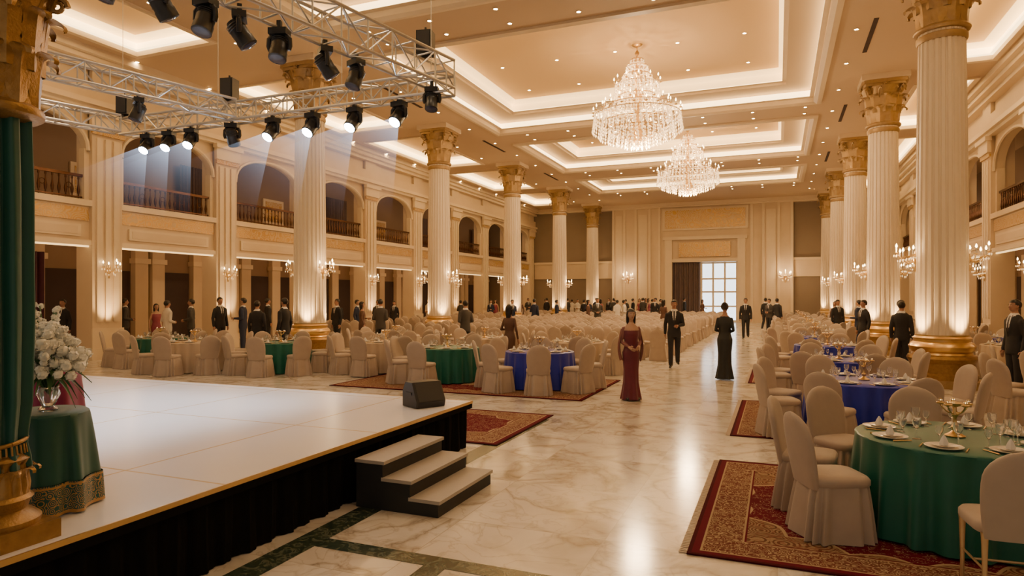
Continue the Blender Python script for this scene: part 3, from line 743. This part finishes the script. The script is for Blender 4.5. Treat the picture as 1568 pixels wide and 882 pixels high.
def table(x,y,col,n=8,phase=0.0,skip=(),st=None,dist=1.09):
    z=gz(x,y,.8)
    put('round_banquet_table',TM[col],(x,y,z),random.uniform(0,1)); put('table_setting',st or SL,(x,y,.7515+z),random.uniform(0,3))
    for k in range(n):
        a=phase+2*pi*k/n
        if k in skip: continue
        d=dist+random.uniform(0,.05); px,py=x+d*cos(a),y+d*sin(a)
        if any((px-c[0])**2+(py-c[1])**2<1.02**2 for c in CL): continue
        if any((px-c[0])**2+(py-c[1])**2<.56**2 for c in chairs): continue
        if any((px-c[0])**2+(py-c[1])**2<.6**2 for c in WALKERS): continue
        setchair(px,py,a+pi+random.uniform(-.08,.08))
put('round_banquet_table',TM['green'],(1.34,6.28,.0145),.3); put('table_setting',SH,(1.34,6.28,.766),.25)
setchair(.40,5.78,math.radians(22)); setchair(.26,6.47,math.radians(-8)); setchair(.62,7.18,math.radians(-50)); setchair(1.3,7.42,math.radians(-88)); setchair(2.15,7.05,math.radians(222))
setchair(1.36,5.04,math.radians(95),CHL,'banquet_chair'); setchair(2.42,6.0,math.radians(165))
table(1.1,10.1,'blue',8,.35,(),SH); table(1.05,13.35,'blue',8,.3); table(1.1,17.2,'blue',8,.5); table(1.0,20.8,'blue',8,.2)
for y in (24.4,28,31.6,35.2,38.8,42.4,46): table(1.2,y,'ivorycl',7,random.random())
for y,c in ((8.9,'ivorycl'),(12.4,'ivorycl'),(15.2,'ivorycl'),(19,'ivorycl'),(22.6,'blue'),(27,'ivorycl'),(31,'ivorycl'),(35,'ivorycl')): table(5.3 if y>13 else 4.4,y,c,7,random.random())
table(-4.65,13.0,'blue',8,.32); table(-6.95,13.2,'green',8,.0,(0,)); table(-11.8,13.3,'green',8,.3); table(-16.2,13.4,'green',8,.1)
table(-9.3,14.3,'ivorycl',8,.1); table(-4.8,16.3,'ivorycl',8,.3); table(-7.7,16.9,'ivorycl',8,.2); table(-10.7,17.0,'ivorycl',8,.5)
table(-14.0,12.6,'ivorycl',8,.3)

# ------------------------------------------------------------------ people
def capd(P,a,c,r):
    a=np.array(a);c=np.array(c);ab=c-a; t=np.clip(((P-a)@ab)/max(ab@ab,1e-9),0,1)
    return np.linalg.norm(P-(a+t[:,None]*ab),axis=1)-r
def person(nm,kind,arms,legs=None,mats=None,hair='short',vox=.014,neck=1.36):
    b=MB(); parts=[]
    def limb(a,c,ra,rc,slot):
        b.tube([a,tuple(Vector(a).lerp(Vector(c),.35)),c],[ra,(ra*.6+rc*.4)*1.04,rc],12); b.ell(a,(ra,)*3,10,8); b.ell(c,(rc,)*3,10,8); parts.append((a,c,(ra+rc)/2,slot))
    if kind=='suit':
        TR=[(.80,.174,.120),(.90,.178,.125),(1.02,.158,.115),(1.12,.154,.112),(1.25,.176,.122),(1.34,.192,.120),(1.41,.180,.105),(1.455,.140,.088),(1.495,.090,.072),(1.53,.058,.056)]
    else:
        TR=[(.02,.205,.20),(.12,.185,.175),(.35,.150,.145),(.6,.148,.132),(.8,.165,.128),(.92,.172,.13),(1.02,.14,.105),(1.09,.122,.095),(1.2,.14,.112),(1.28,.150,.122),(1.36,.150,.10),(1.41,.132,.082),(1.45,.095,.066),(1.49,.055,.052)]
    zz=np.linspace(TR[0][0],TR[-1][0],48 if kind=='dress' else 30); zt=[t[0] for t in TR]
    rx=np.interp(zz,zt,[t[1] for t in TR]); ry=np.interp(zz,zt,[t[2] for t in TR]); R=[]
    for z,a_,b_ in zip(zz,rx,ry):
        k_=(lambda th:1+(.09*max(0,1-z/.75)*sin(9*th+1) if kind=='dress' else 0))
        R.append([(a_*k_(th)*cos(th),b_*k_(th)*sin(th),z) for th in np.linspace(0,2*pi,48,endpoint=False)])
    b.rings(R)
    fem=kind=='dress'
    sw=.145 if fem else .172
    ar=(.038,.033,.026) if fem else (.056,.048,.038)
    for (el,wr),sx_ in zip(arms,(-1,1)):
        sh=(sx_*sw,0,1.385 if fem else 1.375); limb(sh,el,ar[0]*1.05,ar[1],9 if fem else 1); limb(el,wr,ar[1],ar[2],9 if fem else 1)
    legs=legs or [((-.085,0,.5),(-.09,.01,.09)),((.085,0,.5),(.09,.01,.09))]
    for (kn,an),sx_ in zip(legs,(-1,1)):
        if not fem:
            hp=(sx_*.085,0,.90); limb(hp,kn,.095,.068,2); limb(kn,an,.068,.058,2)
        toe=(an[0]+sx_*.02,an[1]-.15,an[2]-.055); hl=(an[0],an[1]+.03,an[2]-.05)
        b.tube([hl,(an[0],an[1]-.04,an[2]-.03),toe],[.036,.042,.028],10); b.ell(toe,(.034,.045,.028),8,6); b.ell(hl,(.036,.036,.036),8,6); parts.append((hl,toe,.04,5))
    b.tube([(0,.012,1.44),(0,.0,1.58)],[.058 if not fem else .046,.052 if not fem else .043],12); parts.append(((0,.01,1.49),(0,0,1.57),.05,0))
    b.ell((0,.008,1.668),(.076,.094,.092),16,12); b.ell((0,-.026,1.600),(.054,.060,.060),12,8); b.ell((0,-.02,1.64),(.066,.07,.06),12,8); parts.append(((0,-.01,1.60),(0,0,1.68),.09,0))
    b.ell((0,-.094,1.632),(.013,.02,.026),8,6)
    for s_ in (-1,1): b.ell((s_*.077,.005,1.645),(.012,.02,.03),8,6)
    tmp=bpy.data.objects.new('tmp',b.mesh('tmp',['skin'],0)); COL.objects.link(tmp)
    md=tmp.modifiers.new('r','REMESH'); md.mode='VOXEL'; md.voxel_size=vox
    ms=tmp.modifiers.new('s','SMOOTH'); ms.factor=.5; ms.iterations=4
    dg=bpy.context.evaluated_depsgraph_get(); ev=tmp.evaluated_get(dg); me=bpy.data.meshes.new_from_object(ev)
    nP=len(me.polygons); C=np.empty(nP*3); me.polygons.foreach_get('center',C); C=C.reshape(-1,3)
    D=[capd(C,a,c,r) for a,c,r,s_ in parts]; sl=[s_ for *_,s_ in parts]
    rX=np.interp(C[:,2],zt,[t[1] for t in TR]); rY=np.interp(C[:,2],zt,[t[2] for t in TR])
    dt=(np.sqrt((C[:,0]/rX)**2+(C[:,1]/rY)**2)-1)*np.minimum(rX,rY); dt+=np.where(C[:,2]<TR[0][0]-.02,1,0)+np.where(C[:,2]>1.515,1,0)
    D.append(dt); sl.append(1); idx=np.array(sl)[np.argmin(np.array(D),axis=0)]
    x,y,z=C.T; tor=(idx==1)
    if kind=='suit':
        vv=(y<-.03)&(z>1.12)&(z<1.49)&(np.abs(x)<(z-1.12)*.19)&(tor|(idx==0)); idx[vv]=3; idx[vv&(np.abs(x)<.020)]=6
        idx[(z>1.475)&(z<1.525)&(np.abs(x)<.085)]=3
    else: idx[tor&(z>neck)]=0
    V=np.empty(len(me.vertices)*3); me.vertices.foreach_get('co',V); V=V.reshape(-1,3)
    F=[tuple(p.vertices) for p in me.polygons]
    bpy.data.objects.remove(tmp); bpy.data.meshes.remove(me)
    o=MB(); o.v=[tuple(v) for v in V]; o.f=F; o.m=[int(i) for i in idx]
    for s_ in (-1,1):
        o.ell((s_*.028,-.084,1.655),(.011,.006,.0045),8,6,3); o.ell((s_*.028,-.088,1.655),(.0055,.004,.0045),6,5,7)
        o.tube([(s_*.014,-.094,1.671),(s_*.03,-.092,1.675),(s_*.045,-.080,1.670)],.003,5,4)
    o.tube([(-.022,-.082,1.592),(-.008,-.088,1.596),(.008,-.088,1.596),(.022,-.082,1.592)],[.003,.0055,.0055,.003],6,8)
    n,sg=16,24; zc=1.672
    vs=[];fs=[]
    for i in range(n+1):
        a=-pi/2+pi*i/n
        for j in range(sg): 
            th=2*pi*j/sg; rr=1.0+.02*sin(5*th)
            vs.append((.084*cos(a)*cos(th)*rr,.013+.104*cos(a)*sin(th)*rr,zc+.102*sin(a)))
    for i in range(n):
        for j in range(sg):
            k=(j+1)%sg; q4=(i*sg+j,i*sg+k,(i+1)*sg+k,(i+1)*sg+j)
            cy_=sum(vs[q_][1] for q_ in q4)/4; cz=sum(vs[q_][2] for q_ in q4)/4
            line=1.60+max(0,min(1,(.045-cy_)/.10))*.115
            if cz>line: fs.append(q4)
    o.add(vs,fs,4)
    if hair=='bun': o.ell((0,.10,1.735),(.045,.045,.042),12,8,4); o.ell((0,.07,1.66),(.06,.05,.06),12,8,4)
    if hair=='long':
        R=[]
        for z in np.linspace(1.70,1.42,7):
            t=(1.70-z)/.28; R.append([((.080+.006*sin(pi*t))*cos(th)*(1 if t<.8 else .85),.050+(.055-.01*t)*sin(th)*(1 if t<.8 else .8),z) for th in np.linspace(0,2*pi,20,endpoint=False)])
        o.rings(R,4)
        for s_ in (-1,1): o.tube([(s_*.068,-.02,1.72),(s_*.080,-.005,1.64),(s_*.078,.005,1.55),(s_*.075,.0,1.47)],[.012,.016,.016,.010],8,4)
    for (el,wr),sx_ in zip(arms,(-1,1)):
        d=(Vector(wr)-Vector(el)).normalized(); w=Vector(wr)
        nrm=Vector((-sx_,0,0)); 
        if abs(d.dot(nrm))>.6: nrm=Vector((0,.6,-.8))
        nrm=(nrm-d*nrm.dot(d)).normalized(); lat=d.cross(nrm)*(1)
        if lat.y>0 and abs(d.z)>.6: lat=-lat
        o.tube([w-d*.02,w+d*.02,w+d*.055,w+d*.088],[.024,.026,.030,.026],10,0)
        for k,(off,L) in enumerate(((.026,.072),(.009,.082),(-.009,.076),(-.026,.06))):
            p=w+d*.078+lat*off; P=[p]; dd=d.copy()
            for sgm,(fr,bd) in enumerate(((.45,.25),(.32,.4),(.23,.4))):
                dd=(dd+nrm*bd).normalized(); p=p+dd*L*fr; P.append(p)
            o.tube(P,[.0095,.009,.008,.0055],6,0)
        p=w+d*.03+lat*.024; P=[p,p+(d*.6+lat*.8).normalized()*.035+nrm*.006,p+(d*.6+lat*.8).normalized()*.035+nrm*.014+d*.03]
        o.tube(P,[.013,.011,.007],6,0)
        if not fem:
            o.tube([w-d*.012,w+d*.006],[.034,.033],10,3)
    if kind=='suit':
        for s_ in (-1,1):
            P=[(s_*.004,-.118,1.11),(s_*.035,-.128,1.25),(s_*.055,-.112,1.39),(s_*.045,-.082,1.47),(s_*.05,-.05,1.505)]
            o.rings([[P[i],(P[i][0]+s_*(.034 if 0<i<3 else .010),P[i][1]+.008,P[i][2])] for i in range(5)],1,False,False,closed=False)
    return o,(mats)
def fin(nm,om): 
    o,mats=om; return o.mesh(nm,mats,80)
down=[((-.225,.03,1.12),(-.235,-.03,.87)),((.225,.03,1.12),(.235,-.03,.87))]
clasp=[((-.23,.05,1.12),(-.07,-.19,1.06)),((.23,.05,1.12),(.07,-.19,1.08))]
clf=[((-.195,.05,1.13),(-.05,-.17,1.06)),((.195,.05,1.13),(.06,-.17,1.08))]
onehand=[((-.225,.03,1.12),(-.23,-.05,.87)),((.23,.04,1.12),(.12,-.22,1.12))]
walk=[((-.085,-.10,.52),(-.085,-.14,.09)),((.085,.06,.50),(.09,.27,.14))]
walka=[((-.225,.08,1.13),(-.23,.10,.89)),((.23,.0,1.12),(.10,-.22,1.10))]
S=lambda top,bot='suit',skin='skin',sl=None:[skin,top,bot,'shirt','hair','shoe','tie','eye','lip',sl or top]
lady1=person('x','dress',[((-.195,.03,1.13),(-.08,-.16,1.03)),((.20,.04,1.13),(.10,-.17,1.05))],None,S('dressb',sl='shawl',skin='skinl'),'long',.011,1.345)
o=lady1[0]
for s_ in (-1,1):
    R=[]
    for t in np.linspace(0,1,10):
        zt_=1.34-.60*t; xx=s_*(.175+.05*sin(pi*t)); w=.05+.05*t
        R.append([(xx+s_*.012*sin(k*1.5+t*3),.04+(k/8-.5)*w*2.0,zt_+.04*sin(pi*k/8)) for k in range(9)])
    o.rings(R,9,False,False,closed=False)
W1=fin('woman_in_burgundy_gown',lady1)
W2=fin('woman_in_black_gown',person('x','dress',clf,None,S('dressk'),'bun',.011,1.45))
W3=fin('woman_in_rose_dress',person('x','dress',down,None,S('dressp',skin='skinl',sl='skinl'),'long',.016,1.38))
W4=fin('woman_in_brown_dress',person('x','dress',onehand,None,S('dressn',sl='dressn'),'long',.014,1.42))
P1=fin('man_in_black_suit',person('x','suit',walka,walk,S('suit'),'short',.011))
P2=fin('man_in_black_suit_standing',person('x','suit',down,None,S('suit'),'short',.014))
P3=fin('man_in_dark_suit',person('x','suit',clasp,None,S('greysuit','suit'),'short',.014))
P4=fin('man_in_navy_suit',person('x','suit',onehand,None,S('navy','navy','skinl'),'short',.014))
P5=fin('man_in_white_outfit',person('x','suit',clasp,None,['skin','whitecl','whitecl','whitecl','hair','shoe','whitecl','eye','lip','whitecl'],'short',.014))
P6=fin('man_in_black_suit_walking',person('x','suit',down,walk,S('suit'),'short',.014))
def pp(name,me,x,y,h=1.76,face=None,rot=0):
    if any((x-p[0])**2+(y-p[1])**2<.58**2 for p in people_pos): return
    if any((x-c[0])**2+(y-c[1])**2<1.0**2 for c in CL): return
    people_pos.append((x,y)); put(name,me,(x,y,0),rot,h/1.77)
R_=math.radians
pp('woman_in_burgundy_gown',W1,-2.5,12.0,1.69,rot=R_(28))
pp('man_in_black_suit',P1,-2.58,18.0,1.83,rot=R_(8))
pp('woman_in_black_gown',W2,-1.12,15.8,1.78,rot=R_(178))
pp('man_in_black_suit',P6,-1.33,31.5,1.86,rot=R_(0))
pp('man_in_black_suit',P6,-.62,40.5,1.86,rot=R_(160)); pp('man_in_black_suit',P2,.0,36.5,1.84,rot=R_(150)); pp('man_in_dark_suit',P3,-.4,37.2,1.82,rot=R_(-30))
pp('man_in_black_suit',P2,2.45,22.6,1.82,rot=R_(-60)); pp('man_in_dark_suit',P3,3.2,20.9,1.82,rot=R_(60)); pp('man_in_black_suit',P2,2.9,18.9,1.80,rot=R_(160)); pp('man_in_black_suit',P3,3.75,19.4,1.82,rot=R_(-90))
pp('man_in_black_suit',P2,4.1,14.8,1.86,rot=R_(-70))
pp('man_in_black_suit',P2,2.3,29.8,1.8,rot=R_(20)); pp('woman_in_brown_dress',W4,2.6,35.3,1.7,rot=R_(-20)); pp('man_in_black_suit',P4,2.75,26.8,1.8,rot=R_(-120))
pp('woman_in_rose_dress',W3,5.4,24.8,1.68,rot=R_(0)); pp('woman_in_rose_dress',W3,7.9,25.5,1.68,rot=R_(40)); pp('man_in_black_suit',P4,8.6,24.4,1.8,rot=R_(-20))
L=[('man_in_black_suit',P3,-20.9,15.9,1.86,150),('man_in_black_suit',P2,-20.5,13.5,1.84,20),('woman_in_burgundy_gown',W4,-21.2,12.9,1.72,-20),
('woman_in_rose_dress',W3,-19.9,16.3,1.68,70),('man_in_white_outfit',P5,-18.3,15.4,1.80,170),('man_in_dark_suit',P3,-18.5,16.5,1.84,-50),
('man_in_black_suit',P2,-17.3,16.6,1.9,80),('man_in_navy_suit',P4,-16.6,16.9,1.88,-60),('man_in_black_suit',P2,-18.3,19.9,1.86,150),
('man_in_black_suit',P2,-14.0,14.8,1.80,200),('man_in_black_suit',P6,-13.1,14.9,1.88,-90),('man_in_black_suit',P2,-14.9,19.7,1.84,-20),('woman_in_brown_dress',W4,-14.3,20.4,1.74,130),
('man_in_black_suit',P3,-12.5,18.9,1.84,200),('woman_in_brown_dress',W4,-6.2,15.1,1.72,170),('man_in_navy_suit',P4,-16.0,22.5,1.8,100),('man_in_dark_suit',P3,-9.2,18.7,1.8,230)]
for n_,m_,x,y,h,r_ in L: pp(n_,m_,x,y,h,rot=R_(r_))
rg=random.Random(23)
pool=[('man_in_black_suit',P2),('man_in_dark_suit',P3),('man_in_navy_suit',P4),('woman_in_rose_dress',W3),('woman_in_brown_dress',W4),('man_in_black_suit',P2),('man_in_white_outfit',P5),('man_in_black_suit',P3)]
for k in range(50):
    n_,m_=rg.choice(pool); pp(n_,m_,rg.uniform(-17.8,-8.0) if k%5 else rg.uniform(-9,-4.5),rg.uniform(46.8,50.9) if k%3 else rg.uniform(30,46),rg.uniform(1.70,1.86),rot=rg.uniform(0,6.28))
for k in range(9):
    n_,m_=rg.choice(pool); pp(n_,m_,-18.0+rg.uniform(-.3,.4),23.5+k*2.6+rg.uniform(-.9,.9),rg.uniform(1.7,1.86),rot=rg.uniform(0,6.28))
for k in range(8):
    n_,m_=rg.choice(pool); pp(n_,m_,rg.uniform(4.6,6.2),38+k*1.5,rg.uniform(1.7,1.86),rot=rg.uniform(0,6.28))

# ------------------------------------------------------------------ mass of chairs in the hall (one object)
pts=[]
for y in np.arange(19.9,46.3,.98):
    for x in np.arange(-12.3,-3.1,.64):
        pts.append((x,y))
    for x in np.arange(-17.2,-14.8,.68): pts.append((x,y))
VV=[];FF=[];o_=0
for x,y in pts:
    x+=random.uniform(-.03,.03); y+=random.uniform(-.06,.06)
    if any((x-p[0])**2+(y-p[1])**2<.55**2 for p in people_pos) or any((x-c[0])**2+(y-c[1])**2<1.05**2 for c in CL) or any((x-c[0])**2+(y-c[1])**2<.6**2 for c in chairs): continue
    a=pi+random.uniform(-.2,.2) if random.random()<.75 else random.uniform(-.3,.3); c_,s_=cos(a),sin(a)
    P=LV.copy(); P[:,0]=LV[:,0]*c_-LV[:,1]*s_+x; P[:,1]=LV[:,0]*s_+LV[:,1]*c_+y
    VV.append(P); FF+= [tuple(i+o_ for i in f) for f in LF]; o_+=len(LV)
VV=np.concatenate(VV); me=bpy.data.meshes.new('banquet_chair_rows'); me.from_pydata(VV.tolist(),[],FF); me.materials.append(M['chair'])
me.polygons.foreach_set('use_smooth',[True]*len(FF)); me.set_sharp_from_angle(angle=math.radians(50)); put('banquet_chair_rows',me)

# ------------------------------------------------------------------ lights
for c in main:
    cx_=(c[0]+c[1])/2
    for x in (c[0]+2.6,cx_,c[1]-2.6):
        light('ceiling_downlight','SPOT',(x,(c[2]+c[3])/2,ZC+.8),250,(1,.73,.45),.25,(0,0,0),140,.9)
for y in (6,14,23,32,41,49):
    for x,p in ((-16.4,95),(5.3,90),(-12.2,105),(2.3,95)):
        light('ceiling_downlight','SPOT',(x,y-.5,ZC-.12),p,(1,.72,.43),.12,(0,0,0),130,.9)
for i in range(2,len(PY)-1):
    y=PY[i]+2.33
    for xf,s in ((XL,1),(XR,-1)):
        if s==1 or i%2==0:
            light('gallery_light','POINT',(xf-s*2.0,y,3.7),28 if s==1 else 50,(1,.58,.27),.12)
            light('balcony_light','POINT',(xf-s*2.2,y,7.6),24 if s==1 else 38,(1,.67,.38),.15)
w=bpy.data.worlds.new('World'); scene.world=w; w.use_nodes=True
w.node_tree.nodes['Background'].inputs[0].default_value=(1,.77,.54,1); w.node_tree.nodes['Background'].inputs[1].default_value=.45  # warm ambient fill added from behind the camera through the open rear

# ------------------------------------------------------------------ camera
cd=bpy.data.cameras.new('camera'); cam=bpy.data.objects.new('camera',cd); COL.objects.link(cam)
cam.location=(0,0,H); cam.rotation_euler=(pi/2,0,math.radians(22.1)); cd.sensor_width=36; cd.lens=22.96; cd.shift_y=.0089
cd.clip_start=.05; cd.clip_end=300
scene.camera=cam
